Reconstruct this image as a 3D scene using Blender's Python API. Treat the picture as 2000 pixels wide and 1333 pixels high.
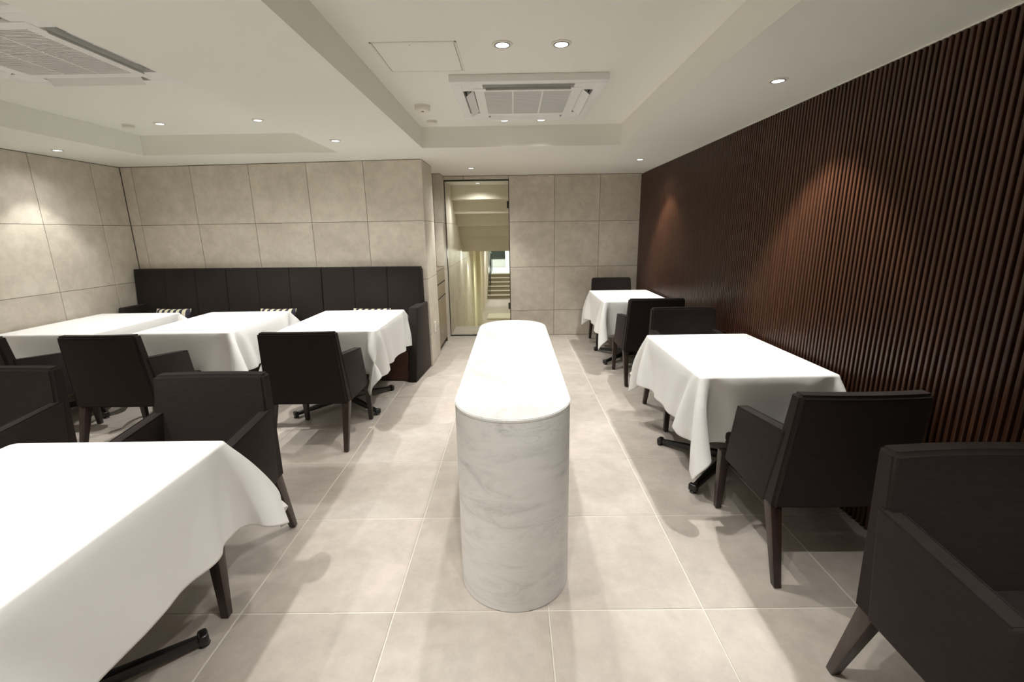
import bpy, bmesh, math, random
import numpy as np
from mathutils import Vector, Matrix
C = bpy.context.scene.collection
for o in list(bpy.data.objects): bpy.data.objects.remove(o, do_unlink=True)
R = math.radians
random.seed(4)

# ------------------------------------------------------------------ camera
CAM = (-0.1181, -1.4874, 1.4355); YAW, PITCH, ROLL = -0.0055, 0.2353, -0.0153
cd = bpy.data.cameras.new('camera'); cam = bpy.data.objects.new('camera', cd); C.objects.link(cam)
cd.sensor_width = 36; cd.lens = 895.06/2000*36; cd.clip_start = .02; cd.clip_end = 100
cy, sy, cp, sp, cr, sr = math.cos(YAW), math.sin(YAW), math.cos(PITCH), math.sin(PITCH), math.cos(ROLL), math.sin(ROLL)
ex = Vector((cy, -sy, 0)); hz = Vector((sy, cy, 0)); up = Vector((0, 0, 1))
ed = cp*hz - sp*up; eu = sp*hz + cp*up
rx = cr*ex + sr*eu; ru = cr*eu - sr*ex
cam.matrix_world = Matrix(((rx.x, ru.x, -ed.x, CAM[0]), (rx.y, ru.y, -ed.y, CAM[1]), (rx.z, ru.z, -ed.z, CAM[2]), (0, 0, 0, 1)))
bpy.context.scene.camera = cam

# ------------------------------------------------------------------ world, exposure, lights
sc = bpy.context.scene
sc.view_settings.view_transform = 'Standard'; sc.view_settings.look = 'None'
sc.view_settings.gamma = 1.0; sc.view_settings.use_curve_mapping = False
EXPOSURE = 0.52
sc.view_settings.exposure = EXPOSURE
try:
    sc.cycles.max_bounces = 12; sc.cycles.diffuse_bounces = 8; sc.cycles.glossy_bounces = 4
    sc.cycles.sample_clamp_indirect = 4.0; sc.cycles.use_denoising = True
except Exception: pass
w = bpy.data.worlds.new('world'); sc.world = w; w.use_nodes = True
w.node_tree.nodes['Background'].inputs[0].default_value = (.9, .92, .88, 1)
w.node_tree.nodes['Background'].inputs[1].default_value = 0.05

H, HT = 2.151, 2.32          # soffit height, height inside the two recessed trays
SPOT_W = 52.0
WARM = (1.0, .973, .93)
def spot(x, y, z, tx=None, ty=None, watt=SPOT_W, size=96, blend=.75, col=WARM, rad=.022):
    l = bpy.data.lights.new('downlight_beam', 'SPOT'); l.energy = watt; l.spot_size = R(size); l.spot_blend = blend
    l.shadow_soft_size = rad; l.color = col
    o = bpy.data.objects.new('downlight_beam', l); C.objects.link(o); o.location = (x, y, z)
    d = Vector(((tx if tx is not None else x)-x, (ty if ty is not None else y)-y, -z))
    o.rotation_euler = d.to_track_quat('-Z', 'Y').to_euler()
    return o
# (x, y, ceiling level, aim x, aim y, watts, cone, label) - the lamps the photograph shows
LAMPS = [
 (-.157, 1.01, HT, -.25, .95, 31, 74, 'left one of the two large downlights in the centre tray nearest the camera'),
 (.130, 1.015, HT, .25, .95, 31, 74, 'right one of the two large downlights in the centre tray nearest the camera'),
 (-.175, 2.565, HT, -.5, 2.7, 36, 86, 'left small downlight in the centre tray just behind the air conditioner'),
 (.125, 2.57, HT, .5, 2.8, 36, 86, 'right small downlight in the centre tray just behind the air conditioner'),
 (-3.904, 2.59, H, -3.98, 2.6, 22, 82, 'downlight in the low ceiling strip beside the left tiled wall'),
 (-1.501, 2.374, H, -1.55, 2.4, 44, 84, 'downlight in the ceiling beam between the two trays'),
 (-.589, 4.094, H, -.5, 4.15, 34, 96, 'downlight in the low ceiling in front of the glass door'),
 (1.225, 3.632, H, 1.38, 3.60, 62, 84, 'downlight in the low ceiling above the far right table'),
 (1.217, 1.044, H, 1.38, 1.02, 74, 84, 'downlight in the low ceiling above the nearer right table by the slatted wall'),
 (-2.94, 2.49, HT, -2.95, 2.45, 44, 90, 'downlight in the left tray beside the round detector'),
 (-2.115, 2.425, HT, -2.1, 2.45, 44, 90, 'right-hand downlight in the left tray above the middle banquette table'),
]
SPILL = .42
def lamp(x, y, z, tx, ty, wt, cone):
    spot(x, y, z-.012, tx, ty, wt, cone, blend=.45)                 # the beam
    spot(x, y, z-.012, x, y, wt*(.10 if abs(x-1.217) < .004 else .26 if abs(x-1.225) < .002 else .8 if abs(x+.589) < .01 else SPILL), 122 if abs(y-2.567) < .01 else 150, blend=1.0, rad=.035)    # the wide spill of the same lamp
for x, y, z, tx, ty, wt, cone, _ in LAMPS: lamp(x, y, z, tx, ty, wt, cone)
# the same rows of downlights going on behind the camera
for x, y, z, wt in [(-.157, -.75, HT, 24), (.13, -.75, HT, 24), (1.22, -1.4, H, 40), (-1.5, -.42, H, 42), (-2.94, -.5, HT, 44), (-2.1, -.55, HT, 34), (-3.9, .6, H, 30)]:
    lamp(x, y, z, x, y, wt, 90)
# beyond the glass door: ceiling lamp, wall washers above the stair, lamps of the lower passage and of the upper room
spot(-.6, 5.25, 2.07, -.6, 5.35, 24, 150, blend=1); spot(-.90, 5.42, 2.06, -.96, 5.42, 14, 50)
spot(-.90, 6.6, 1.30, -.97, 6.6, 14, 70); spot(-.90, 7.7, 1.0, -.97, 7.7, 14, 70); spot(-.4, 8.3, 1.0, -.5, 7.2, 24, 160, blend=1, col=(.99, 1, .84))
spot(-.7, 10.5, 1.0, -.7, 10.5, 70, 150, col=(.97, 1, .78)); spot(-.75, 14.5, 1.0, -.75, 14.8, 60, 140, col=(1, 1, .86))
spot(-.75, 17.6, 1.0, -.75, 18.2, 60, 130); spot(-1.0, 22.4, 1.5, -1.0, 22.4, 190, 150, col=(.95, 1, .97))

# ------------------------------------------------------------------ materials
def mat(name, col, rough=.5, metal=0, spec=.5):
    m = bpy.data.materials.new(name); m.use_nodes = True
    b = m.node_tree.nodes['Principled BSDF']
    b.inputs['Base Color'].default_value = (*col, 1); b.inputs['Roughness'].default_value = rough
    b.inputs['Metallic'].default_value = metal; b.inputs['Specular IOR Level'].default_value = spec
    return m
def N(m, t, **k):
    n = m.node_tree.nodes.new(t)
    for a, v in k.items():
        if a.startswith('in_'): n.inputs[a[3:].replace('_', ' ')].default_value = v
        else: setattr(n, a, v)
    return n
def L(m, a, ao, b, bi): m.node_tree.links.new(a.outputs[ao], b.inputs[bi])
def ramp(m, pts):
    n = N(m, 'ShaderNodeValToRGB'); e = n.color_ramp.elements
    while len(e) < len(pts): e.new(.5)
    for q, (p, c) in zip(e, pts): q.position = p; q.color = (*c, 1) if len(c) == 3 else c
    return n
def tile_mat(name, c0, c1, c2, rough, per_tile=.05, bump=.05):
    m = mat(name, c1, rough); b = m.node_tree.nodes['Principled BSDF']
    tc = N(m, 'ShaderNodeNewGeometry'); oi = N(m, 'ShaderNodeObjectInfo')
    mp = N(m, 'ShaderNodeMapping'); cmb = N(m, 'ShaderNodeMath', operation='MULTIPLY'); cmb.inputs[1].default_value = 37.0
    L(m, oi, 'Random', cmb, 0); L(m, tc, 'Position', mp, 'Vector'); L(m, cmb, 0, mp, 'Location')
    n1 = N(m, 'ShaderNodeTexNoise', in_Scale=2.3, in_Detail=7.0, in_Roughness=.62, in_Distortion=.5); L(m, mp, 0, n1, 'Vector')
    n2 = N(m, 'ShaderNodeTexNoise', in_Scale=11.0, in_Detail=8.0, in_Roughness=.72); L(m, mp, 0, n2, 'Vector')
    rp = ramp(m, [(.33, c0), (.5, c1), (.70, c2)]); L(m, n1, 0, rp, 0)
    r2 = ramp(m, [(.40, (.90, .90, .90)), (.56, (1, 1, 1)), (.72, (1.05, 1.05, 1.05))]); L(m, n2, 0, r2, 0)
    mx = N(m, 'ShaderNodeMix', data_type='RGBA', blend_type='MULTIPLY'); mx.inputs[0].default_value = 1
    L(m, rp, 0, mx, 6); L(m, r2, 0, mx, 7)
    hv = N(m, 'ShaderNodeHueSaturation'); mr = N(m, 'ShaderNodeMapRange'); mr.inputs[3].default_value = 1-per_tile; mr.inputs[4].default_value = 1+per_tile
    L(m, oi, 'Random', mr, 0); L(m, mr, 0, hv, 'Value'); L(m, mx, 2, hv, 'Color'); L(m, hv, 0, b, 'Base Color')
    bp = N(m, 'ShaderNodeBump', in_Strength=bump, in_Distance=.004); L(m, n2, 0, bp, 'Height'); L(m, bp, 0, b, 'Normal')
    return m
M = {}
M['floor_tile'] = tile_mat('floor_tile', (.46, .415, .37), (.528, .474, .42), (.585, .542, .495), .42)
M['wall_tile'] = tile_mat('wall_tile', (.60, .55, .465), (.67, .615, .525), (.73, .68, .59), .55)
M['grout_floor'] = mat('grout_floor', (.70, .68, .60), .8)
M['grout_wall'] = mat('grout_wall', (.13, .12, .095), .85)
M['ceiling'] = mat('ceiling_paint', (.86, .862, .803), .9, spec=.2)
M['white_plastic'] = mat('white_plastic', (.88, .885, .87), .4)
M['cream_plastic'] = mat('cream_plastic', (.80, .78, .68), .45)
M['grey_plastic'] = mat('grey_plastic', (.42, .42, .42), .5)
M['grille_dark'] = mat('grille_backing', (.12, .12, .12), .7)
M['dark_gap'] = mat('dark_gap', (.015, .015, .014), .7)
M['slot'] = mat('slot_olive', (.09, .085, .06), .6)
M['black_metal'] = mat('black_metal', (.010, .010, .010), .32, .0, .6)
M['frame_metal'] = mat('door_frame_metal', (.06, .06, .055), .35, .8)
M['bezel'] = mat('lamp_bezel', (.07, .07, .08), .3, .6)
M['steel'] = mat('steel', (.55, .55, .53), .3, 1.)
M['chrome'] = mat('lamp_reflector', (.75, .76, .8), .15, 1.)
M['corridor'] = mat('corridor_paint', (.78, .73, .62), .85)
M['upper_white'] = mat('upper_room_paint', (.82, .82, .78), .8)
M['dark_panel'] = mat('dark_panel', (.035, .045, .035), .35)
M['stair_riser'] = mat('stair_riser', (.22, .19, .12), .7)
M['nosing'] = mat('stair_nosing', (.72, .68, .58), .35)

# dark fabric with a fine weave
def fabric(name, c, weave=420):
    m = mat(name, c, .88, spec=.25); b = m.node_tree.nodes['Principled BSDF']
    b.inputs['Sheen Weight'].default_value = .10; b.inputs['Sheen Roughness'].default_value = .45
    b.inputs['Sheen Tint'].default_value = (.5, .38, .33, 1)
    tc = N(m, 'ShaderNodeTexCoord')
    w1 = N(m, 'ShaderNodeTexWave', in_Scale=weave/6.28*1.6, in_Distortion=1.2); w1.bands_direction = 'Z'
    w2 = N(m, 'ShaderNodeTexNoise', in_Scale=130., in_Detail=2.)
    mp = N(m, 'ShaderNodeMapping'); mp.inputs['Scale'].default_value = (.18, .18, 1.)
    L(m, tc, 'Object', w1, 'Vector'); L(m, tc, 'Object', mp, 'Vector'); L(m, mp, 0, w2, 'Vector')
    mx = N(m, 'ShaderNodeMath', operation='ADD'); L(m, w1, 'Fac', mx, 0); L(m, w2, 0, mx, 1)
    bp = N(m, 'ShaderNodeBump', in_Strength=.12, in_Distance=.0008); L(m, mx, 0, bp, 'Height'); L(m, bp, 0, b, 'Normal')
    rp = ramp(m, [(.35, tuple(v*.9 for v in c)), (.65, tuple(v*1.1 for v in c))]); L(m, w2, 0, rp, 0); L(m, rp, 0, b, 'Base Color')
    return m
M['fabric'] = fabric('charcoal_brown_fabric', (.0170, .0120, .0110))
M['piping'] = fabric('piping_fabric', (.014, .011, .0108))
M['banquette_fabric'] = fabric('banquette_fabric', (.0175, .0135, .0110))

# white table linen
m = M['linen'] = mat('white_linen', (.775, .775, .765), .82, spec=.2); b = m.node_tree.nodes['Principled BSDF']
tc = N(m, 'ShaderNodeTexCoord'); n = N(m, 'ShaderNodeTexNoise', in_Scale=7., in_Detail=3.); L(m, tc, 'Object', n, 'Vector')
wv = N(m, 'ShaderNodeTexNoise', in_Scale=600., in_Detail=1.); L(m, tc, 'Object', wv, 'Vector')
ad = N(m, 'ShaderNodeMath', operation='MULTIPLY_ADD'); ad.inputs[1].default_value = .04; L(m, wv, 0, ad, 0); L(m, n, 0, ad, 2)
bp = N(m, 'ShaderNodeBump', in_Strength=.35, in_Distance=.012); L(m, ad, 0, bp, 'Height'); L(m, bp, 0, b, 'Normal')

# woods
def wood(name, c0, c1, rough, sx=(30, 30, 1.2)):
    m = mat(name, c0, rough); b = m.node_tree.nodes['Principled BSDF']
    tc = N(m, 'ShaderNodeNewGeometry'); mp = N(m, 'ShaderNodeMapping'); mp.inputs['Scale'].default_value = sx
    oi = N(m, 'ShaderNodeObjectInfo'); L(m, oi, 'Random', mp, 'Location')
    n = N(m, 'ShaderNodeTexNoise', in_Scale=2., in_Detail=5., in_Roughness=.6); L(m, tc, 'Position', mp, 'Vector'); L(m, mp, 0, n, 'Vector')
    rp = ramp(m, [(.35, c0), (.68, c1)]); L(m, n, 0, rp, 0); L(m, rp, 0, b, 'Base Color')
    bp = N(m, 'ShaderNodeBump', in_Strength=.08, in_Distance=.002); L(m, n, 0, bp, 'Height'); L(m, bp, 0, b, 'Normal')
    return m
M['slat'] = wood('dark_slat_wood', (.034, .0135, .0072), (.068, .026, .012), .31)
M['slat'].node_tree.nodes['Principled BSDF'].inputs['Specular IOR Level'].default_value = .5
M['slat_back'] = mat('slat_backing', (.010, .006, .005), .6)
M['leg_wood'] = wood('chair_leg_wood', (.022, .013, .011), (.045, .025, .020), .34)
M['base_wood'] = wood('banquette_base_wood', (.050, .020, .012), (.085, .034, .020), .4, (2, 30, 30))
M['cabinet_wood'] = wood('cabinet_wood', (.21, .155, .105), (.29, .22, .155), .38)

# pale marble plinth, grey streaks lying along the sides
m = M['marble'] = mat('pale_marble', (.80, .79, .76), .38); b = m.node_tree.nodes['Principled BSDF']
tc = N(m, 'ShaderNodeNewGeometry'); mp = N(m, 'ShaderNodeMapping'); mp.inputs['Scale'].default_value = (2.2, 1.3, 6.2); mp.inputs['Rotation'].default_value = (0, R(14), 0)
L(m, tc, 'Position', mp, 'Vector')
n1 = N(m, 'ShaderNodeTexNoise', in_Scale=1.9, in_Detail=9., in_Roughness=.68, in_Distortion=1.1); L(m, mp, 0, n1, 'Vector')
rp = ramp(m, [(.30, (.60, .60, .585)), (.45, (.74, .74, .73)), (.58, (.79, .79, .78))]); L(m, n1, 0, rp, 0)
n2 = N(m, 'ShaderNodeTexNoise', in_Scale=3.0, in_Detail=12., in_Roughness=.74, in_Distortion=1.6); L(m, mp, 0, n2, 'Vector')
r2 = ramp(m, [(.482, (1, 1, 1)), (.498, (.70, .70, .695)), (.512, (1, 1, 1))]); L(m, n2, 0, r2, 0)
n3 = N(m, 'ShaderNodeTexNoise', in_Scale=1.2, in_Detail=2.); L(m, mp, 0, n3, 'Vector'); r3 = ramp(m, [(.45, (0, 0, 0)), (.62, (1, 1, 1))]); L(m, n3, 0, r3, 0)
mx = N(m, 'ShaderNodeMix', data_type='RGBA', blend_type='MULTIPLY'); L(m, r3, 0, mx, 0); L(m, rp, 0, mx, 6); L(m, r2, 0, mx, 7); L(m, mx, 2, b, 'Base Color')

# striped cushion cover (woven stripes)
m = M['stripe'] = mat('striped_cushion', (.7, .66, .5), .85); b = m.node_tree.nodes['Principled BSDF']
tc = N(m, 'ShaderNodeTexCoord'); sx = N(m, 'ShaderNodeSeparateXYZ'); L(m, tc, 'Object', sx, 0)
mu = N(m, 'ShaderNodeMath', operation='MULTIPLY'); mu.inputs[1].default_value = 15.5; L(m, sx, 'X', mu, 0)
fr = N(m, 'ShaderNodeMath', operation='FRACT'); L(m, mu, 0, fr, 0)
rp = ramp(m, [(.5, (.64, .60, .44)), (.51, (.030, .026, .045))]); rp.color_ramp.interpolation = 'CONSTANT'; L(m, fr, 0, rp, 0); L(m, rp, 0, b, 'Base Color')

# lamp lens, clear glass
m = M['lens'] = bpy.data.materials.new('lamp_lens'); m.use_nodes = True; m.node_tree.nodes.clear()
e = N(m, 'ShaderNodeEmission'); e.inputs[0].default_value = (.95, .97, 1, 1); e.inputs[1].default_value = 3.5; o_ = N(m, 'ShaderNodeOutputMaterial'); L(m, e, 0, o_, 0)
m = M['glass'] = bpy.data.materials.new('clear_glass'); m.use_nodes = True; m.node_tree.nodes.clear()
t_ = N(m, 'ShaderNodeBsdfTransparent'); t_.inputs[0].default_value = (.97, .985, .97, 1); g_ = N(m, 'ShaderNodeBsdfGlossy'); g_.inputs['Roughness'].default_value = .01
f_ = N(m, 'ShaderNodeFresnel'); f_.inputs[0].default_value = 1.3; x_ = N(m, 'ShaderNodeMixShader'); o_ = N(m, 'ShaderNodeOutputMaterial')
L(m, f_, 0, x_, 0); L(m, t_, 0, x_, 1); L(m, g_, 0, x_, 2); L(m, x_, 0, o_, 0)

# ------------------------------------------------------------------ mesh helpers
def link(name, me, parent=None, loc=None, rot=None):
    o = bpy.data.objects.new(name, me); C.objects.link(o)
    if parent is not None: o.parent = parent
    if loc is not None: o.location = loc
    if rot is not None: o.rotation_euler = rot
    return o
def obj(name, bm, m, parent=None, smooth=None, **k):
    me = bpy.data.meshes.new(name); bmesh.ops.recalc_face_normals(bm, faces=bm.faces[:]); bm.to_mesh(me); bm.free()
    me.materials.append(m)
    if smooth is not None:
        for p in me.polygons: p.use_smooth = True
        try: me.set_sharp_from_angle(angle=R(smooth))
        except Exception: pass
    return link(name, me, parent, **k)
def empty(name, loc=(0, 0, 0), rz=0):
    o = bpy.data.objects.new(name, None); C.objects.link(o); o.empty_display_size = .1; o.location = loc; o.rotation_euler = (0, 0, rz); return o
def tag(o, label=None, cat=None, group=None, kind=None):
    for k, v in (('label', label), ('category', cat), ('group', group), ('kind', kind)):
        if v: o[k] = v
    return o
def hexa(bm, p, bev=0, seg=2):
    """p: 8 corners, bottom ring 0-3 then top ring 4-7"""
    v = [bm.verts.new(q) for q in p]
    f = [bm.faces.new([v[i] for i in q]) for q in ((3, 2, 1, 0), (4, 5, 6, 7), (0, 1, 5, 4), (1, 2, 6, 5), (2, 3, 7, 6), (3, 0, 4, 7))]
    if bev:
        es = {e for g in f for e in g.edges}
        bmesh.ops.bevel(bm, geom=list(es), offset=bev, segments=seg, affect='EDGES', profile=.5)
def box(bm, x0, x1, y0, y1, z0, z1, bev=0, seg=2):
    hexa(bm, [(x0, y0, z0), (x1, y0, z0), (x1, y1, z0), (x0, y1, z0), (x0, y0, z1), (x1, y0, z1), (x1, y1, z1), (x0, y1, z1)], bev, seg)
def tube(bm, pts, r, n=8, cap=True):
    pts = [Vector(p) for p in pts]; rings = []
    for i, p in enumerate(pts):
        t = (pts[min(i+1, len(pts)-1)]-pts[max(i-1, 0)]).normalized()
        a = t.cross(Vector((0, 0, 1)) if abs(t.z) < .9 else Vector((1, 0, 0))).normalized(); c = t.cross(a)
        rr = r[i] if isinstance(r, (list, tuple)) else r
        rings.append([bm.verts.new(p+rr*(math.cos(2*math.pi*k/n)*a+math.sin(2*math.pi*k/n)*c)) for k in range(n)])
    for a, c in zip(rings, rings[1:]):
        for k in range(n): bm.faces.new((a[k], a[(k+1) % n], c[(k+1) % n], c[k]))
    if cap: bm.faces.new(rings[0][::-1]); bm.faces.new(rings[-1])
def lathe(bm, prof, n=32, c=(0, 0, 0)):
    rings = []
    for r, z in prof:
        rings.append([bm.verts.new((c[0]+r*math.cos(2*math.pi*k/n), c[1]+r*math.sin(2*math.pi*k/n), c[2]+z)) for k in range(n)] if r > 1e-6 else [bm.verts.new((c[0], c[1], c[2]+z))])
    for a, d in zip(rings, rings[1:]):
        for k in range(n):
            q = [a[k % len(a)], a[(k+1) % len(a)], d[(k+1) % len(d)], d[k % len(d)]]
            u = []
            for x in q:
                if x not in u: u.append(x)
            if len(u) > 2: bm.faces.new(u)
BM = bmesh.new

# ------------------------------------------------------------------ tiled surfaces
_tile_mesh = {}
def tile_mesh(w, h, m, t=.009, ch=.0018):
    k = (round(w, 4), round(h, 4), m.name)
    if k in _tile_mesh: return _tile_mesh[k]
    x, y = w/2, h/2; vs = []
    for (ix, z) in ((0, 0), (0, t-ch), (ch, t)):
        vs += [(-x+ix, -y+ix, z), (x-ix, -y+ix, z), (x-ix, y-ix, z), (-x+ix, y-ix, z)]
    fs = [(8, 9, 10, 11)]
    for a in (0, 4):
        for i in range(4): fs.append((a+i, a+(i+1) % 4, a+4+(i+1) % 4, a+4+i))
    me = bpy.data.meshes.new('tile'); me.from_pydata(vs, [], fs); me.materials.append(m); _tile_mesh[k] = me
    return me
def tiles(parent, org, u, v, nrm, ucuts, vcuts, m, gap=.0042, skip=None, name='tile'):
    """rectangular tiles on the plane org + u*a + v*b; ucuts / vcuts are the joint lines incl. both borders"""
    org, u, v, nrm = Vector(org), Vector(u).normalized(), Vector(v).normalized(), Vector(nrm).normalized()
    if u.cross(v).dot(nrm) < 0: u, flip = -u, -1
    else: flip = 1
    for i in range(len(ucuts)-1):
        for j in range(len(vcuts)-1):
            a0, a1, b0, b1 = ucuts[i], ucuts[i+1], vcuts[j], vcuts[j+1]
            if a1-a0 < .012 or b1-b0 < .012 or (skip and skip((a0+a1)/2, (b0+b1)/2)): continue
            o = link(name, tile_mesh(a1-a0-gap, b1-b0-gap, m), parent)
            c = org + u*flip*(a0+a1)/2 + v*(b0+b1)/2 + nrm*random.uniform(-.0004, .0003)
            o.matrix_local = Matrix(((u.x, v.x, nrm.x, c.x), (u.y, v.y, nrm.y, c.y), (u.z, v.z, nrm.z, c.z), (0, 0, 0, 1)))
def cuts(lo, hi, off, step=.6):
    k = math.ceil((lo-off)/step+1e-6); r = [lo]
    while off+k*step < hi-1e-6:
        if off+k*step-r[-1] > .012: r.append(off+k*step)
        k += 1
    return r+[hi]

XL, XR, YB, YF = -4.25, 1.57, 4.853, -3.0
ZROWS = [0, .3545, .9545, 1.5545, H-.004]
DX0, DX1, DZ = -1.022, -.165, 2.095     # glass door opening
PC1 = Vector((-1.02, 3.37)); PC0 = Vector((-4.25, 3.62))     # banquette wall, right and left end
T = .009
def S(o): o['kind'] = 'structure'; return o

# floor
bm = BM(); box(bm, XL-.1, XR+.15, YF-.1, YB+.06, -.08, -T-.0005+.0072)
floor = S(obj('floor', bm, M['grout_floor']))
tiles(floor, (0, 0, -T), (1, 0, 0), (0, 1, 0), (0, 0, 1), cuts(XL+.002, XR, 0), cuts(YF, YB-.002, 0), M['floor_tile'], gap=.0045)

# ceiling with its two trays
bm = BM()
def quad(bm, *p): bm.faces.new([bm.verts.new(q) for q in p])
TR = [(-3.452, -1.687, -1.9, 2.93), (-.897, .828, -1.9, 2.785)]
xs = [XL-.1, TR[0][0], TR[0][1], TR[1][0], TR[1][1], XR+.15]
ysoff = {0: None}
def ceil_solid(x0, x1, y0, y1): box(bm, x0, x1, y0, y1, H, HT+.12)
ceil_solid(xs[0], xs[1], YF-.1, YB+.08); ceil_solid(xs[2], xs[3], YF-.1, YB+.08); ceil_solid(xs[4], xs[5], YF-.1, YB+.08)
for x0, x1, y0, y1 in TR:
    ceil_solid(x0, x1, YF-.1, y0); ceil_solid(x0, x1, y1, YB+.08); box(bm, x0, x1, y0, y1, HT, HT+.12)
bmesh.ops.remove_doubles(bm, verts=bm.verts[:], dist=1e-5)
ceiling = S(obj('ceiling', bm, M['ceiling']))

# left wall
bm = BM(); box(bm, XL-.12, XL-T+.0062, YF-.1, 3.9, 0, H)
wl = S(obj('wall_left', bm, M['grout_wall']))
tiles(wl, (XL-T, 0, 0), (0, 1, 0), (0, 0, 1), (1, 0, 0), cuts(YF, 3.615, 3.27), ZROWS, M['wall_tile'])

# banquette wall (in front of the back wall) and its return side with the drawer niche
pd = (PC1-PC0).normalized(); pn = Vector((pd.y, -pd.x)); PL = (PC1-PC0).length
def pp(a, d=0, z=0): q = PC0+pd*a+pn*d; return (q.x, q.y, z)
bm = BM(); a, b_, c_, d_ = pp(0, -T+.0062), pp(PL-.014, -T+.0062), pp(PL-.014, -.045), pp(0, -.045)
hexa(bm, [d_, c_, b_, a]+[(q[0], q[1], H) for q in (d_, c_, b_, a)])
wp = S(obj('wall_banquette', bm, M['grout_wall']))
tiles(wp, pp(0, -T), (pd.x, pd.y, 0), (0, 0, 1), (pn.x, pn.y, 0), [0, .125, .775, 1.415, 2.035, 2.635, PL-.001], ZROWS, M['wall_tile'])
NY0, NY1 = 3.93, 4.56
bm = BM(); box(bm, -1.30, -1.02-T+.0062, 3.40, NY0, 0, H)
ws = S(obj('wall_side', bm, M['grout_wall']))
tiles(ws, (-1.02-T, 0, 0), (0, 1, 0), (0, 0, 1), (1, 0, 0), [3.372, NY0], ZROWS, M['wall_tile'])
bm = BM(); box(bm, -1.50, -1.40, NY0, NY1, 0, H); box(bm, -1.40, -1.29, NY0-.05, NY0, 0, H); box(bm, -1.5, -1.02-T+.0062, NY1+T-.0062, YB, 0, H)
wn = S(obj('wall_niche', bm, M['grout_wall']))
tiles(wn, (0, NY1+T, 0), (1, 0, 0), (0, 0, 1), (0, -1, 0), [-1.40, -1.12, -1.022], [1.0, 1.5545, H-.004], M['wall_tile'])
tiles(wn, (-1.02-T, 0, 0), (0, 1, 0), (0, 0, 1), (1, 0, 0), [NY1+.001, YB-.001], ZROWS, M['wall_tile'])
tiles(wn, (-1.40, 0, 0), (0, 1, 0), (0, 0, 1), (1, 0, 0), [NY0+.001, NY1-.001], [1.0, 1.5545, H-.004], M['wall_tile'])

# back wall
bm = BM()
box(bm, DX1, XR+.15, YB+T-.0062, YB+.08, 0, H); box(bm, -1.5, DX0-.004, YB+T-.0062, YB+.08, 0, H); box(bm, DX0-.004, DX1, YB+T-.0062, YB+.08, DZ+.004, H)
wb = S(obj('wall_back', bm, M['grout_wall']))
tiles(wb, (0, YB+T, 0), (1, 0, 0), (0, 0, 1), (0, -1, 0), cuts(DX1+.002, XR+.01, -.1602), ZROWS, M['wall_tile'])
tiles(wb, (0, YB+T, 0), (1, 0, 0), (0, 0, 1), (0, -1, 0), [DX0, -.76, DX1], [DZ+.006, H-.004], M['wall_tile'])

# wall behind the camera
bm = BM(); box(bm, XL-.1, XR+.15, YF-.1, YF, 0, H)
S(obj('wall_front', bm, M['corridor']))

# slatted wall: every slat a part
bm = BM(); box(bm, XR+.030, XR+.12, YF-.1, YB+.08, 0, H)
wr = S(obj('wall_right', bm, M['slat_back']))
PITCH_S, SW = .0287, .0158
bm = BM(); prof = [(.034, -SW/2), (.0035, -SW/2), (.0010, -SW*.42), (0, -SW*.32), (0, SW*.32), (.0010, SW*.42), (.0035, SW/2), (.034, SW/2)]
ra = [bm.verts.new((x, y, .002)) for x, y in prof]; rb = [bm.verts.new((x, y, 2.139)) for x, y in prof]
for i in range(7): bm.faces.new((ra[i], rb[i], rb[i+1], ra[i+1]))
bm.faces.new(ra); bm.faces.new(rb[::-1])
s0 = obj('slat', bm, M['slat'], wr, smooth=25); s0.location = (XR, YB-.022, 0); sme = s0.data
ns = int((YB+1.3)/PITCH_S)
for k in range(1, ns): link('slat', sme, wr, (XR+random.uniform(-.0004, .0004), YB-.022-k*PITCH_S, 0))
bm = BM(); box(bm, XR+.004, XR+.03, YF, YB-.002, 2.142, 2.1505, .001, 1)
S(obj('trim_1', bm, M['ceiling'])); 

# ------------------------------------------------------------------ glass door and what lies beyond it
dr = S(empty('door_1', (DX0, YB, 0)))
bm = BM(); f = .010
box(bm, 0, f, 0, .05, 0, DZ); box(bm, DX1-DX0-f*.7, DX1-DX0, 0, .05, 0, DZ); box(bm, f, DX1-DX0-f*.7, 0, .05, DZ-f, DZ); box(bm, f, DX1-DX0-f*.7, 0, .05, 0, .014)
obj('door_frame', bm, M['frame_metal'], dr)
bm = BM(); box(bm, f+.003, DX1-DX0-f-.004, .018, .028, .018, DZ-f-.004)
obj('glass_pane', bm, M['glass'], dr)
for z in (.42, 1.78):
    bm = BM(); box(bm, DX1-DX0-.030, DX1-DX0-.006, .006, .040, z-.045, z+.045, .003, 1); obj('hinge', bm, M['frame_metal'], dr)

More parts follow.
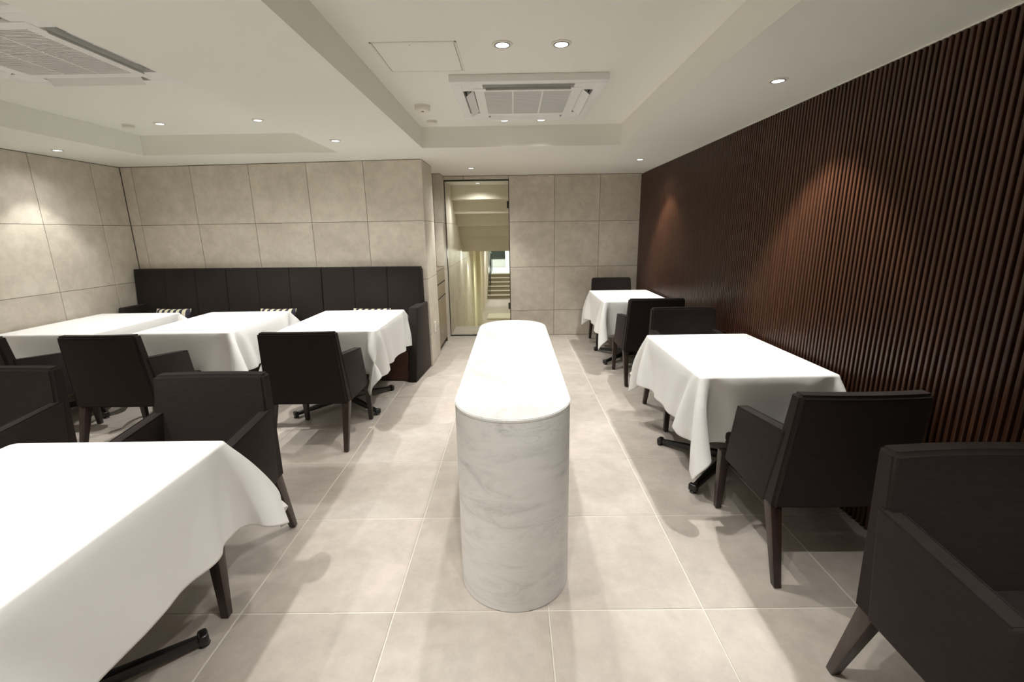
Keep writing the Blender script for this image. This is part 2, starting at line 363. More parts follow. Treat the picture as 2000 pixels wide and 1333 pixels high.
# landing, stair going down, lower passage
cf = S(empty('floor_passage', (0, 5, 0)))
def P(name, bm, m, parent, **k):
    o = obj(name, bm, m, parent, **k); o.matrix_parent_inverse = Matrix.Translation(parent.location).inverted(); return o
bm = BM(); box(bm, -1.05, .10, YB+.05, 5.55, -.1, -.002); P('landing', bm, M['floor_tile'], cf)
for i in range(8):
    bm = BM(); box(bm, -1.05, .1, 5.55+i*.28, 5.83+i*.28, -1.6, -.18*(i+1)+.0); P('step', bm, M['floor_tile'], cf)
bm = BM(); box(bm, -1.3, .1, 7.79, 18.95, -1.6, -1.5); P('passage_floor', bm, M['floor_tile'], cf)
bm = BM(); box(bm, -.66-.38, .1, 13.9, 14.8, -1.5, -1.44, .004, 1); P('low_step', bm, M['nosing'], cf)
stair = S(empty('stair_upper', (-.6, 18.95, -1.5)))
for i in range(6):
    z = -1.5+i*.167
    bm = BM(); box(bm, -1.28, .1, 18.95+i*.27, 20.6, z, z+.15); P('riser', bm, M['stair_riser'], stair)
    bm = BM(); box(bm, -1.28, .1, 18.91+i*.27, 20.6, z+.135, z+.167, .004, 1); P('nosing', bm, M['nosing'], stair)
bm = BM(); box(bm, -3.4, 1.5, 20.5, 26.6, -.60, -.5); P('upper_floor', bm, M['upper_white'], stair)
# walls of the passage
wc = S(empty('wall_passage', (-1.02, 6, 0)))
bm = BM(); box(bm, -1.14, -1.02-T+.0062, YB+.08, 9.0, -1.6, 2.2); P('left_side', bm, M['grout_wall'], wc)
for (y0, y1) in [(4.935, 5.3), (5.3, 5.9), (5.9, 6.5), (6.5, 7.1), (7.1, 7.7), (7.7, 8.3), (8.3, 9.0)]:
    for (z0, z1) in [(-1.5, -.9), (-.9, -.2455), (-.2455, .3545), (.3545, .9545), (.9545, 1.5545), (1.5545, 2.15)]:
        o = link('tile', tile_mesh(y1-y0-.003, z1-z0-.003, M['wall_tile']), wc)
        o.matrix_parent_inverse = Matrix.Translation(wc.location).inverted()
        o.matrix_basis = Matrix(((0, 0, 1, -1.02-T), (1, 0, 0, (y0+y1)/2), (0, 1, 0, (z0+z1)/2), (0, 0, 0, 1)))
bm = BM(); box(bm, -1.40, -1.30, 8.9, 20.5, -1.6, 1.3); P('far_left_side', bm, M['corridor'], wc)
for y in (9.9, 11.4, 13.2):
    bm = BM(); box(bm, -1.30, -1.19, y, y+.5, -1.6, 1.09); P('pilaster', bm, M['corridor'], wc)
bm = BM(); box(bm, .10, .2, YB+.08, 20.5, -1.6, 2.2); P('right_side', bm, M['corridor'], wc)
ck = S(empty('ceiling_passage', (-.5, 5.2, 2.1)))
bm = BM(); box(bm, -1.14, .2, YB+.08, 5.55, 2.100, 2.2); P('flat_panel', bm, M['ceiling'], ck)
zz = [2.1, 1.90, 1.71, 1.53, 1.355, 1.216, 1.09]; yy = [5.55, 5.85, 6.15, 6.45, 6.70, 6.95, 7.6]
for i in range(6):
    bm = BM(); box(bm, -1.14, .2, yy[i], yy[i+1], zz[i+1], 2.2); P('soffit_step', bm, M['corridor'], ck)
bm = BM(); box(bm, -1.4, .2, 7.6, 20.5, 1.09, 1.2); P('low_panel', bm, M['ceiling'], ck)
wu = S(empty('wall_upper_room', (-1, 26, 0)))
bm = BM(); box(bm, -3.4, 1.5, 26.5, 26.6, -.6, 2.0); box(bm, -3.5, -3.4, 20.5, 26.6, -.6, 2.0); box(bm, 1.5, 1.6, 20.5, 26.6, -.6, 2.)
box(bm, -3.4, -1.30, 20.42, 20.5, -.6, 2.0); box(bm, .1, 1.5, 20.42, 20.5, -.6, 2.0); box(bm, -3.5, 1.6, 20.42, 26.6, 2.0, 2.1)
box(bm, -1.4, .2, 20.42, 20.5, 1.2, 2.0); P('room_shell', bm, M['upper_white'], wu)
bm = BM(); box(bm, -.56, -.28, 24.0, 24.3, -.5, 2.0, .01, 1); P('pillar', bm, M['upper_white'], wu)
t = tag(empty('wall_screen', (-.95, 24.9, -.5)), 'dark rectangular screen standing in the bright room above the far stairs', 'screen')
bm = BM(); box(bm, -.42, .36, -.03, .03, .42, 1.55, .01, 1); obj('panel', bm, M['dark_panel'], t)
bm = BM(); box(bm, -.45, .39, -.2, .25, 0, .40, .01, 1); obj('base', bm, M['upper_white'], t)
t = tag(empty('handrail', (-1.22, 18.9, -1.5)), 'thin dark handrail along the left side of the far stairs', 'handrail')
bm = BM(); tube(bm, [(.04, .05, .95), (.04, 1.62, 1.92), (.04, 2.6, 1.92)], .022, 8); obj('rail', bm, M['black_metal'], t)
for yv, z0, z1 in ((.1, .167, .96), (.82, .50, 1.42), (1.62, 1.0, 1.92), (2.6, 1.0, 1.92)):
    bm = BM(); tube(bm, [(.04, yv, z0), (.04, yv, z1)], .016, 8); obj('post', bm, M['black_metal'], t)

# ------------------------------------------------------------------ marble plinth
pl = tag(empty('plinth', (-.129, .91, 0)), 'long pale marble plinth with rounded ends standing in the middle of the floor', 'plinth')
def stadium(r, h0, h1, n=28, ln=.695, bev=.004):
    bm = BM(); ring = []
    for k in range(n+1): a = -math.pi+math.pi*k/n; ring.append((r*math.cos(a), -ln+r*math.sin(a)))
    for k in range(n+1): a = math.pi*k/n; ring.append((r*math.cos(a), ln+r*math.sin(a)))
    f = bm.faces.new([bm.verts.new((x, y, h0)) for x, y in ring]); e = bmesh.ops.extrude_face_region(bm, geom=[f])
    vs = [g for g in e['geom'] if isinstance(g, bmesh.types.BMVert)]; bmesh.ops.translate(bm, verts=vs, vec=(0, 0, h1-h0))
    if bev:
        es = [x for x in bm.edges if all(abs(v.co.z-h1) < 1e-6 for v in x.verts)]; bmesh.ops.bevel(bm, geom=es, offset=bev, segments=3, affect='EDGES')
    return bm
obj('body', stadium(.225, .003, .788, bev=0), M['marble'], pl, smooth=40)
obj('top_slab', stadium(.2262, .7885, .80, bev=.003), M['marble'], pl, smooth=40)

# ------------------------------------------------------------------ tables
def make_base(t, bx, by, rz=0):
    """black column on a four-armed cross foot"""
    def pt(name, bm, **k): return obj(name, bm, M['black_metal'], t, smooth=40, loc=(bx, by, 0), **k)
    bm = BM(); tube(bm, [(0, 0, .06), (0, 0, .655)], .032, 16); pt('column', bm)
    bm = BM(); lathe(bm, [(0, .035), (.062, .035), (.066, .045), (.060, .085), (.036, .10), (0, .10)], 20); pt('hub', bm)
    bm = BM(); box(bm, -.16, .16, -.16, .16, .650, .662, .002, 1); pt('mounting_plate', bm)
    for sx in (-1, 1):
        for sy_ in (-1, 1):
            L_ = math.hypot(.335, .305)-.02; ang = math.atan2(sy_*.305, sx*.335)+rz
            bm = BM(); hexa(bm, [(.04, -.022, .040), (L_, -.017, .018), (L_, .017, .018), (.04, .022, .040), (.04, -.020, .085), (L_, -.013, .043), (L_, .013, .043), (.04, .020, .085)], .004, 2)
            lg = pt('leg', bm, rot=(0, 0, ang))
            bm = BM(); box(bm, L_-.012, L_+.020, -.026, .026, .010, .052, .010, 3); lathe(bm, [(0, 0), (.018, 0), (.020, .006), (.014, .012), (0, .012)], 12, (L_+.004, 0, 0))
            obj('foot', bm, M['black_metal'], lg, smooth=40)
def make_table(label, x, y, a, b, base=(0, 0), rz=0):
    t = tag(empty('pedestal_table', (x, y, 0)), label, 'table', 'black pedestal tables under white cloths')
    bm = BM(); box(bm, -a+.014, a-.014, -b+.014, b-.014, .664, .6965, .003, 2); obj('tabletop', bm, M['leg_wood'], t)
    make_base(t, base[0], base[1], rz)
    return t

# the linen is draped by letting it fall over the table (position based cloth)
def cloth_sim(a, b, over, seed, boxes=(), n=.031, steps=140, iters=14, ztop=.70, xmin=-9, xmax=9, rot=0., shift=(0, 0)):
    rng = np.random.RandomState(seed)
    ca, cb = int(round(2*a/n)), int(round(2*b/n)); hx, hy = 2*a/ca, 2*b/cb; ka, kb = int(round(over/hx)), int(round(over/hy))
    nx, ny = ca+2*ka+1, cb+2*kb+1; xs = (np.arange(nx)-(nx-1)/2)*hx; ys = (np.arange(ny)-(ny-1)/2)*hy
    X, Y = np.meshgrid(xs, ys, indexing='ij'); Pt = np.zeros((nx, ny, 3)); c, s = math.cos(rot), math.sin(rot)
    ox, oy = np.maximum(abs(X)-a, 0), np.maximum(abs(Y)-b, 0); mix_ = ox*oy/(ox+oy+1e-6)
    wob = .012*np.sin(X*13+rng.rand()*6)*np.sin(Y*12+rng.rand()*6)+.008*np.sin(X*31+rng.rand()*6+Y*27)
    Pt[..., 0] = np.clip(X, -a, a)+np.sign(X)*np.where(ox+oy > 0, .012+.7*mix_+.15*ox+wob*(ox+oy)*2, 0)*(ox > 0)
    Pt[..., 1] = np.clip(Y, -b, b)+np.sign(Y)*np.where(ox+oy > 0, .012+.7*mix_+.15*oy+wob*(ox+oy)*2, 0)*(oy > 0)
    Pt[..., 2] = ztop+.002-.97*np.hypot(ox, oy)
    for (x0, x1, y0, y1, z1) in boxes:      # cloth that starts over a seat lies on it
        on = (Pt[..., 0] > x0-.01) & (Pt[..., 0] < x1+.01) & (abs(Y) > b) & (np.sign(Y) == np.sign(y1)) & (Pt[..., 2] < z1+.01)
        dz = z1+.01-Pt[..., 2]; Pt[..., 1] = np.where(on, Pt[..., 1]+np.sign(y1)*dz, Pt[..., 1]); Pt[..., 2] = np.where(on, z1+.01, Pt[..., 2])
    V = np.zeros_like(Pt); dx, dy = xs[1]-xs[0], ys[1]-ys[0]; dd = math.hypot(dx, dy); B = []
    def batch(di, dj, rest, k):
        if di > 0:
            for p in range(di):
                for q in (0, di):
                    I = np.arange(p+q, nx-di, 2*di); J = np.arange(max(0, -dj), ny-max(0, dj))
                    if len(I): B.append((np.ix_(I, J), np.ix_(I+di, J+dj), rest, k))
        else:
            for p in range(dj):
                for q in (0, dj):
                    J = np.arange(p+q, ny-dj, 2*dj)
                    if len(J): B.append((np.ix_(np.arange(nx), J), np.ix_(np.arange(nx), J+dj), rest, k))
    batch(1, 0, dx, 1.); batch(0, 1, dy, 1.); batch(1, 1, dd, .9); batch(1, -1, dd, .9); batch(2, 0, 2*dx, .09); batch(0, 2, 2*dy, .09); batch(4, 0, 4*dx, .015); batch(0, 4, 4*dy, .015)
    pin = (ox+oy) < 1e-6; P0 = Pt[pin].copy()
    dt = 1/70.; bxs = ((-a, a, -b, b, ztop),)+tuple(boxes)
    def coll(P_, O):
        m = .004; x, y, z = P_[..., 0], P_[..., 1], P_[..., 2]
        for bi, (x0, x1, y0, y1, z1) in enumerate(bxs):
            ins = (x > x0-m) & (x < x1+m) & (y > y0-m) & (y < y1+m) & (z < z1+.0015)
            if not ins.any(): continue
            w_ = np.stack([x-(x0-m), (x1+m)-x, y-(y0-m), (y1+m)-y, (z1+.0015)-z], -1).argmin(-1)
            for q, (ax, val) in enumerate(((0, x0-m), (0, x1+m), (1, y0-m), (1, y1+m), (2, z1+.0015))):
                P_[..., ax][ins & (w_ == q)] = val
            if bi == 0: P_[ins, :2] = P_[ins, :2]*.4+O[ins, :2]*.6
        np.maximum(z, .012, out=z); np.clip(x, xmin, xmax, out=x); P_[pin] = P0
    for st in range(steps):
        O = Pt.copy(); V[..., 2] -= 9.8*dt; V *= .985 if st < steps*.7 else .93
        Pt = Pt+V*dt
        for it in range(iters):
            for A, D, rest, k in B:
                pa = Pt[A]; pc = Pt[D]; d = pc-pa; l = np.sqrt((d*d).sum(-1, keepdims=True))+1e-9
                e_ = d*(.5*k*(l-rest)/l); Pt[A] = pa+e_; Pt[D] = pc-e_
            Pt[pin] = P0
            if it % 3 == 2: coll(Pt, O)
        coll(Pt, O); V = (Pt-O)/dt
    return Pt
def cloth_obj(P_, label, x, y, mirror=False):
    if mirror: P_ = P_.copy(); P_[..., 0] *= -1
    nx, ny, _ = P_.shape
    fs = [(i*ny+j, (i+1)*ny+j, (i+1)*ny+j+1, i*ny+j+1) for i in range(nx-1) for j in range(ny-1)]
    if mirror: fs = [f[::-1] for f in fs]
    me = bpy.data.meshes.new('tablecloth'); me.from_pydata(P_.reshape(-1, 3).tolist(), [], fs); me.materials.append(M['linen'])
    for p in me.polygons: p.use_smooth = True
    ti = set(k for k, v in enumerate(me.vertices) if abs(v.co.z-ZT-.002) < 1e-5); cr_ = me.attributes.new('crease_edge', 'FLOAT', 'EDGE')
    cnt = [0]*len(me.vertices)
    for p in me.polygons:
        f4 = all(v in ti for v in p.vertices)
        for v in p.vertices: cnt[v] += f4
    for e_ in me.edges:
        u_, v_ = e_.vertices
        if u_ in ti and v_ in ti and cnt[u_] < 4 and cnt[v_] < 4: cr_.data[e_.index].value = .93
    o = link('tablecloth', me, loc=(x, y, 0))
    sd = o.modifiers.new('sub', 'SUBSURF'); sd.levels = 1; sd.render_levels = 2
    so = o.modifiers.new('thick', 'SOLIDIFY'); so.thickness = .0022; so.offset = -1 if False else 1
    return tag(o, label, 'tablecloth', 'white tablecloths')
ZT = .70
TB = dict(near=(-1.575, -.43, .392, .49), R1=(1.172, 1.205, .352, .485), R2=(1.175, 3.735, .352, .475),
          L1=(-3.80, 2.475, .385, .49), L2=(-2.71, 2.475, .38, .49), L3=(-1.578, 2.46, .388, .49))
def seatbox(t, cx, yfront): x, y = TB[t][:2]; return (cx-.285-x, cx+.285-x, yfront-y, yfront+.5-y, .435)
CH_NL, CH_RB, CH_RF = (-1.51, .49), (1.225, 2.105), (1.16, 4.53)      # chairs whose seats slide under the tables
A_ = cloth_sim(.392, .49, .345, 3, [seatbox('near', CH_NL[0], CH_NL[1]-.555)], xmax=.54)
B_ = cloth_sim(.352, .485, .345, 8, [seatbox('R1', CH_RB[0], CH_RB[1]-.555)], xmax=.377, xmin=-.425)
C_ = cloth_sim(.386, .49, .345, 21, [(-1, .44, .385, .9, .455)], xmax=.452)
D_ = cloth_sim(.386, .49, .345, 33, [(-1, 1, .385, .9, .455)], xmin=-.435)
TL = [('near', 'black pedestal table under the large white cloth at the lower left corner', (0, 0)), ('R1', 'black pedestal table under the nearer right white cloth by the slatted wall', (.02, -.10)),
      ('R2', 'black pedestal table under the far right white cloth near the back wall', (.02, -.10)), ('L1', 'black pedestal table at the left end of the banquette', (0, -.2)),
      ('L2', 'black pedestal table at the middle of the banquette', (0, -.2)), ('L3', 'black pedestal table at the right end of the banquette', (.0, -.19))]
for k, lb, bs in TL: x, y, a, b = TB[k]; make_table(lb, x, y, a, b, bs, .06 if k[0] == 'L' else 0)
cloth_obj(A_, 'large white tablecloth filling the lower left corner, corner hanging over a chair', *TB['near'][:2])
cloth_obj(B_, 'white tablecloth on the nearer right table beside the slatted wall', *TB['R1'][:2])
q = B_.copy(); q[..., 1] *= .98; cloth_obj(q, 'white tablecloth on the far right table next to the back wall', *TB['R2'][:2])
cloth_obj(D_, 'white tablecloth on the banquette table closest to the left wall', *TB['L1'][:2])
cloth_obj(C_, 'white tablecloth on the middle one of the three banquette tables', *TB['L2'][:2], mirror=True)
cloth_obj(C_, 'white tablecloth on the right-hand banquette table, long corner hanging beside a chair', *TB['L3'][:2])

# ------------------------------------------------------------------ armchairs
def slab(bm, lo, hi, nseg, bow, bev):
    """upright panel lofted between bottom and top rectangles, bowed backwards in its middle"""
    (x0, y0, y1, z0), (x1, y2, y3, z1) = lo, hi; rows = 6; grid = {}
    for i in range(nseg+1):
        u = i/nseg*2-1; bw = -bow*(1-u*u)
        for j in range(rows+1):
            t = j/rows; x = (x0+(x1-x0)*t)*u; z = z0+(z1-z0)*t
            grid[i, j, 0] = bm.verts.new((x, y0+(y2-y0)*t+bw*(.3+.7*t), z)); grid[i, j, 1] = bm.verts.new((x, y1+(y3-y1)*t+bw*(.3+.7*t), z))
    F = []
    for i in range(nseg):
        for j in range(rows):
            F.append(bm.faces.new([grid[i, j, 0], grid[i+1, j, 0], grid[i+1, j+1, 0], grid[i, j+1, 0]])); F.append(bm.faces.new([grid[i, j, 1], grid[i, j+1, 1], grid[i+1, j+1, 1], grid[i+1, j, 1]]))
        F.append(bm.faces.new([grid[i, 0, 0], grid[i, 0, 1], grid[i+1, 0, 1], grid[i+1, 0, 0]])); F.append(bm.faces.new([grid[i, rows, 0], grid[i+1, rows, 0], grid[i+1, rows, 1], grid[i, rows, 1]]))
    for j in range(rows):
        F.append(bm.faces.new([grid[0, j, 0], grid[0, j+1, 0], grid[0, j+1, 1], grid[0, j, 1]])); F.append(bm.faces.new([grid[nseg, j, 0], grid[nseg, j, 1], grid[nseg, j+1, 1], grid[nseg, j+1, 0]]))
    bmesh.ops.recalc_face_normals(bm, faces=F)
    es = [e for e in bm.edges if len(e.link_faces) == 2 and e.calc_face_angle(0) > R(50)]
    bmesh.ops.bevel(bm, geom=es, offset=bev, segments=3, affect='EDGES')
def make_chair():
    t = empty('armchair')
    bm = BM(); slab(bm, (.277, 0, .085, .322), (.250, -.048, .018, .825), 12, .016, .012); obj('backrest', bm, M['fabric'], t, smooth=45)
    pts = []
    for z, in ((.33,), (.5,), (.66,), (.80,)): k = (z-.322)/.503; pts.append((-.262-.0+.026*k, -.0475*k-.001, z))
    top = [(-.230+.460*i/8, -.0475-.016*(1-(i/4-1)**2)*.98-.001, .812) for i in range(9)]
    bm = BM(); tube(bm, pts+top+[(-p[0], p[1], p[2]) for p in pts[::-1]], .0032, 6); obj('piping', bm, M['piping'], t, smooth=60)
    for s in (-1, 1):
        bm = BM(); o0, o1, i0, i1 = .280, .266, .226, .214
        hexa(bm, [(s*i0, .06, .322), (s*o0, .06, .322), (s*o0, .425, .322), (s*i0, .425, .322), (s*i1, .005, .662), (s*o1, .005, .662), (s*o1, .385, .618), (s*i1, .385, .618)], .010, 3)
        arm = obj('armrest', bm, M['fabric'], t, smooth=45)
        bm = BM(); tube(bm, [(s*(o1-.003), .01, .660), (s*(o1-.003), .378, .617), (s*(i1+.003), .378, .617), (s*(i1+.003), .03, .658)], .0028, 6); obj('piping', bm, M['piping'], arm, smooth=60)
    bm = BM(); hexa(bm, [(-.226, .07, .326), (.226, .07, .326), (.232, .520, .326), (-.232, .520, .326), (-.226, .07, .40), (.226, .07, .40), (.240, .528, .376), (-.240, .528, .376)], .014, 3)
    obj('seat_frame', bm, M['fabric'], t, smooth=45)
    bm = BM(); hexa(bm, [(-.222, .07, .395), (.222, .07, .395), (.236, .535, .365), (-.236, .535, .365), (-.212, .07, .435), (.212, .07, .435), (.232, .545, .418), (-.232, .545, .418)], .018, 4)
    obj('seat_cushion', bm, M['fabric'], t, smooth=45)
    for s in (-1, 1):
        for (yt, yb) in ((.045, -.055), (.492, .500)):
            a, c = .0235, .0145; x = s*.2495; xb = s*.2525
            d = .0235 if yt > .3 else .029
            bm = BM(); hexa(bm, [(xb-c, yb-c, .004), (xb+c, yb-c, .004), (xb+c, yb+c, .004), (xb-c, yb+c, .004), (x-a, yt-d, .335), (x+a, yt-d, .335), (x+a, yt+d, .335), (x-a, yt+d, .335)], .002, 2)
            lg = obj('leg', bm, M['leg_wood'], t, smooth=30)
            bm = BM(); lathe(bm, [(0, 0), (.010, 0), (.010, .006), (0, .006)], 10, (xb, yb, 0)); obj('glide', bm, M['steel'], lg, smooth=40)
    return t
def copy_tree(o, parent=None):
    c = o.copy(); C.objects.link(c)
    if parent: c.parent = parent
    for ch in list(o.children): copy_tree(ch, c)
    return c
CH = [(-3.66, 1.385, 0, 'dark fabric armchair at the left banquette table, cut by the left picture edge'),
      (-2.79, 1.395, 0, 'dark fabric armchair with its back to the viewer at the middle banquette table'),
      (-1.515, 1.405, 0, 'dark fabric armchair with its back to the viewer at the right-hand banquette table'),
      (-1.50, .49, 180, 'dark fabric armchair facing the viewer behind the large near left table'),
      (-2.60, .635, 180, 'dark fabric armchair facing the viewer at the left picture edge'),
      (1.193, .165, 0, 'dark fabric armchair with its back to the viewer at the nearer right table'),
      (1.175, 2.65, 0, 'dark fabric armchair with its back to the viewer at the far right table'),
      (1.225, 2.105, 180, 'dark fabric armchair facing the viewer behind the nearer right table'),
      (1.16, 4.53, 180, 'dark fabric armchair facing the viewer against the back wall'),
      (1.172, -.32, 180, 'very near dark fabric armchair cut by the lower right corner')]
proto = make_chair()
for i, (x, y, a, lb) in enumerate(CH):
    o = proto if i == 0 else copy_tree(proto)
    o.location = (x, y, 0); o.rotation_euler = (0, 0, R(a)); tag(o, lb, 'armchair', 'dark armchairs around the tables')

# ------------------------------------------------------------------ banquette along the tiled wall
ang = math.atan2(pd.y, pd.x); bq0 = pp(.06, .006)
bq = tag(empty('banquette', bq0, ang), 'long dark fabric banquette with high channelled back along the beige tiled wall', 'banquette')
BL = PL-.075      # local x 0..BL, wall at y=0, room towards -y
nch = 9; x0 = -.04; x1 = BL-.035
for k in range(nch):
    a, c = x0+(x1-x0)*k/nch, x0+(x1-x0)*(k+1)/nch; g = .0022 if k % 3 == 0 or True else 0
    gl = .004 if k % 3 == 0 else .0012; gr = .004 if k % 3 == 2 else .0012
    bm = BM(); hexa(bm, [(a+gl, -.165, .40), (c-gr, -.165, .40), (c-gr, -.01, .40), (a+gl, -.01, .40), (a+gl, -.105, 1.095), (c-gr, -.105, 1.095), (c-gr, -.01, 1.095), (a+gl, -.01, 1.095)], .010 if (k % 3) != 1 else .007, 3)
    obj('back_panel', bm, M['banquette_fabric'], bq, smooth=45)
bm = BM(); box(bm, x0, x1, -.09, -.004, .05, 1.07); obj('back_frame', bm, M['piping'], bq)
for k in range(3):
    a, c = .075+(BL-.15)*k/3, .075+(BL-.15)*(k+1)/3
    bm = BM(); box(bm, a+.002, c-.002, -.545, -.13, .30, .435, .022, 4); obj('seat_cushion', bm, M['banquette_fabric'], bq, smooth=45)
bm = BM(); box(bm, .07, BL-.09, -.53, -.06, .012, .30, .002, 1); obj('base_panel', bm, M['base_wood'], bq)
for a, c in ((0, .07), (BL-.088, BL)):
    bm = BM(); hexa(bm, [(a, -.575, .006), (c, -.575, .006), (c, -.0, .006), (a, -.0, .006), (a, -.41, .722), (c, -.41, .722), (c, -.0, .722), (a, -.0, .722)], .014, 3)
    obj('armrest', bm, M['banquette_fabric'], bq, smooth=45)
# cushions leaning on the back
def cushion(lx, label, tilt=-14, rz=0, ly=-.25, z=.562):
    bm = BM(); n = 14; vs = {}
    for s in (1, -1):
        for i in range(n+1):
            for j in range(n+1):
                u, v = i/n*2-1, j/n*2-1
                if s < 0 and (i in (0, n) or j in (0, n)): vs[s, i, j] = vs[1, i, j]; continue
                th = .062*((1-u**4)*(1-v**4))**.55; pin = 1-.055*(1-abs(u)**2)*abs(v)**3; pin2 = 1-.055*(1-abs(v)**2)*abs(u)**3
                vs[s, i, j] = bm.verts.new((.20*u*pin2, s*th*.9, .126*v*pin))
    for s in (1, -1):
        for i in range(n):
            for j in range(n): bm.faces.new([vs[s, i, j], vs[s, i+1, j], vs[s, i+1, j+1], vs[s, i, j+1]])
    o = obj('cushion', bm, M['stripe'], smooth=70)
    p = bq.matrix_basis @ Vector((0, 0, 0)); c, s_ = math.cos(ang), math.sin(ang)
    o.location = (bq0[0]+c*lx-s_*ly, bq0[1]+s_*lx+c*ly, z); o.rotation_euler = (R(tilt), 0, ang+R(rz))
    return tag(o, label, 'cushion', 'striped cushions on the banquette')
cushion(.45, 'cream and navy striped cushion on the left part of the banquette')
cushion(1.62, 'cream and navy striped cushion in the middle of the banquette')
cushion(2.63, 'cream and navy striped cushion on the right part of the banquette')

# ------------------------------------------------------------------ drawer cabinet in the niche
cb = tag(empty('drawer_cabinet', (-1.02, NY0, 0)), 'brown wooden drawer cabinet let into the wall niche beside the glass door', 'cabinet')
wN = NY1-NY0-.006
bm = BM(); box(bm, -.36, -.020, .004, wN, .065, .985, .001, 1); obj('carcass', bm, M['cabinet_wood'], cb)
bm = BM(); box(bm, -.36, .0, .004, wN, .985, 1.0, .001, 1); obj('top', bm, M['cabinet_wood'], cb)
bm = BM(); box(bm, -.35, -.045, .006, wN-.002, .0, .065); obj('plinth_recess', bm, M['dark_gap'], cb)
for z0, z1, nm in ((.83, .981, 'drawer'), (.655, .812, 'drawer'), (.068, .636, 'cabinet_door')):
    bm = BM(); box(bm, -.020, -.001, .006, wN-.002, z0, z1, .0012, 1); d = obj(nm, bm, M['cabinet_wood'], cb)
    bm = BM(); box(bm, -.019, -.006, .008, wN-.004, z1+.001, z1+.0165 if nm != 'drawer' or z0 < .8 else z1+.003); obj('grip_recess', bm, M['dark_gap'], d)
    
# socket plate on the return wall
t = tag(empty('socket_plate', (-1.02, 3.62, .39)), 'slim white socket plate low on the tiled return wall beside the banquette', 'socket')
bm = BM(); box(bm, .0005, .008, -.035, .035, -.06, .06, .002, 2); obj('plate', bm, M['white_plastic'], t)
bm = BM(); box(bm, .008, .0095, -.017, .017, -.036, .036, .0005, 1); obj('insert', bm, M['cream_plastic'], t)

# ------------------------------------------------------------------ downlights
def make_lamp(r):
    t = empty('downlight')
    bm = BM(); lathe(bm, [(r*1.0, -.0025), (r*1.0, -.0055), (r*1.28, -.0048), (r*1.33, -.0028), (r*1.34, -.0003)], 40); obj('trim_ring', bm, M['cream_plastic'], t, smooth=40)
    bm = BM(); lathe(bm, [(r*.86, -.0040), (r*.86, -.0070), (r*1.01, -.0070), (r*1.01, -.0040)], 40); obj('bezel', bm, M['bezel'], t, smooth=40)
    bm = BM(); lathe(bm, [(r*.86, -.0060), (r*.45, -.0010), (0, -.0008)], 36); obj('lens', bm, M['lens'], t, smooth=60)
    return t
big, small = make_lamp(.038), make_lamp(.034)
used = set()
for i, (x, y, z, tx, ty, wt, cone, lb) in enumerate(LAMPS+[(-.6, 5.25, 2.1, 0, 0, 0, 0, 'downlight seen through the glass door in the passage ceiling')]):
    src = big if i < 2 else small; o = src if src.name not in used else copy_tree(src); used.add(src.name)
    o.location = (x, y, z); tag(o, lb, 'ceiling light', 'round recessed downlights')

# ------------------------------------------------------------------ ceiling air conditioners
def make_ac(open_side):
    t = empty('air_conditioner'); WP = M['white_plastic']; g, ip, sl, ou = .272, .332, .402, .465; z0, z1 = -.040, -.0005
    for a0, a1, b0, b1 in ((-ou, ou, sl, ou), (-ou, ou, -ou, -sl), (-ou, -sl, -sl, sl), (sl, ou, -sl, sl)):
        bm = BM(); box(bm, a0, a1, b0, b1, z0, z1, .0035, 2); obj('outer_frame', bm, WP, t, smooth=40)
    for sx_ in (-1, 1):
        for sy_ in (-1, 1):
            bm = BM(); box(bm, min(sx_*.275, sx_*sl), max(sx_*.275, sx_*sl), min(sy_*.275, sy_*sl), max(sy_*.275, sy_*sl), z0+.0008, z1, .001, 1); obj('corner_cover', bm, WP, t)
    bm = BM(); box(bm, -sl, sl, -sl, sl, -.006, -.001); obj('back_plate', bm, M['dark_gap'], t)
    bm = BM()
    for a0, a1, b0, b1 in ((-ip, ip, g, ip), (-ip, ip, -ip, -g), (-ip, -g, -g, g), (g, ip, -g, g)): box(bm, a0, a1, b0, b1, -.043, -.008, .001, 1)
    pn_ = obj('inner_panel', bm, WP, t)
    bm = BM(); box(bm, -g, g, -g, g, -.022, -.018); obj('grille_backing', bm, M['grille_dark'], t)
    bm = BM(); nf = 38
    for k in range(nf): y = -g+(k+.5)*2*g/nf; box(bm, -g, g, y-.0032, y+.0032, -.041, -.037)
    tag(obj('grille_fins', bm, WP, t), kind='stuff')
    bm = BM()
    for x in (-.093, .093): box(bm, x-.004, x+.004, -g, g, -.0425, -.034)
    obj('grille_bars', bm, WP, t)
    for k in range(4):
        a = k*math.pi/2
        bm = BM(); hexa(bm, [(-.262, -.392, -.010), (.262, -.392, -.010), (.262, -.345, -.010), (-.262, -.345, -.010), (-.262, -.392, -.007), (.262, -.392, -.007), (.262, -.345, -.007), (-.262, -.345, -.007)])
        s_ = obj('air_slot', bm, M['slot'], t, rot=(0, 0, a))
        bm = BM()
        for q in range(4): xx = -.15+q*.10; box(bm, xx-.002, xx+.002, -.388, -.352, -.024, -.010)
        box(bm, -.19, .19, -.372, -.368, -.026, -.014); obj('vane', bm, WP, s_)
        bm = BM(); d = .052 if k != 0 else .030
        yo, yi, zo, zi = (-.338, -.352, -.040, -.058) if k == open_side else (-.340, -.384, -.030, -.068)
        hexa(bm, [(-.258, yi, zi), (.258, yi, zi), (.258, yo, zo), (-.258, yo, zo), (-.258, yi, zi+.004), (.258, yi, zi+.004), (.258, yo, zo+.004), (-.258, yo, zo+.004)], .001, 1)
        obj('flap', bm, WP, t, rot=(0, 0, a))
    return t
ac = make_ac(0); ac.location = (-.013, 1.905, HT)
tag(ac, 'square white ceiling air conditioner in the centre tray above the marble plinth', 'air conditioner', 'square ceiling air conditioners')
ac2 = make_ac(1); ac2.location = (-2.39, .92, HT)
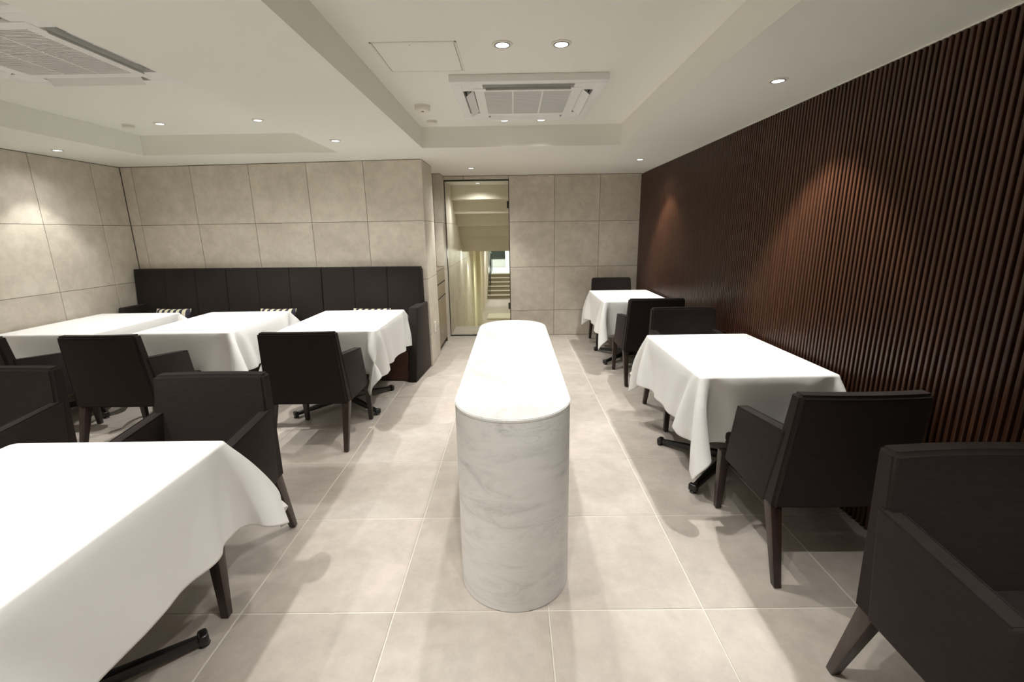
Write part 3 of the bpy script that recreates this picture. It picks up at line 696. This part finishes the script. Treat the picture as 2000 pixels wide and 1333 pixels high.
tag(ac2, 'square white ceiling air conditioner in the left tray, cut by the upper left corner', 'air conditioner', 'square ceiling air conditioners')

# smoke and heat detectors
def detector(r, h, label, x, y, dot=True):
    t = tag(empty('smoke_detector', (x, y, HT)), label, 'detector', 'round ceiling detectors')
    bm = BM(); lathe(bm, [(0, -.0005), (r*1.0, -.0005), (r*1.0, -.010), (r*.93, -.013), (0, -.013)], 36); obj('mount', bm, M['cream_plastic'], t, smooth=35)
    bm = BM(); lathe(bm, [(0, -.012), (r*.90, -.012), (r*.90, -.014), (0, -.0145)], 36); obj('gap_ring', bm, M['dark_gap'], t)
    bm = BM(); lathe(bm, [(0, -.0145), (r*.97, -.0145), (r*.98, -h*.75), (r*.86, -h*.94), (r*.4, -h), (0, -h)], 36); obj('cover', bm, M['cream_plastic'], t, smooth=35)
    if dot: bm = BM(); lathe(bm, [(0, -h-.002), (.010, -h-.0015), (.012, -h+.002), (0, -h+.002)], 16, (.002, -.01, 0)); obj('sensor', bm, M['dark_gap'], t)
detector(.056, .040, 'larger round smoke detector with a dark sensor dot left of the centre air conditioner', -.755, 2.10)
detector(.043, .024, 'small flat round detector behind the larger detector in the centre tray', -.765, 2.56, False)
detector(.043, .026, 'small round detector in the far left corner of the left tray', -3.225, 2.53, False)

# access hatch
t = tag(empty('access_hatch', (-.585, 1.17, HT)), 'flush square access hatch in the centre tray ceiling left of the downlights', 'access hatch')
bm = BM(); hw = .208
for a0, a1, b0, b1 in ((-hw, hw, hw-.010, hw), (-hw, hw, -hw, -hw+.010), (-hw, -hw+.010, -hw, hw), (hw-.010, hw, -hw, hw)): box(bm, a0, a1, b0, b1, -.003, -.0003, .0006, 1)
obj('frame', bm, M['cream_plastic'], t)
bm = BM(); box(bm, -hw+.009, hw-.009, -hw+.009, hw-.009, -.0008, -.0003); obj('shadow_gap', bm, M['slot'], t)
bm = BM(); box(bm, -hw+.0125, hw-.0125, -hw+.0125, hw-.0125, -.0028, -.0006, .0006, 1); obj('lid', bm, M['ceiling'], t)
bm = BM(); lathe(bm, [(0, -.0035), (.004, -.0032), (.004, -.002), (0, -.002)], 12, (-.02, -hw+.035, 0)); obj('screw', bm, M['grey_plastic'], t)
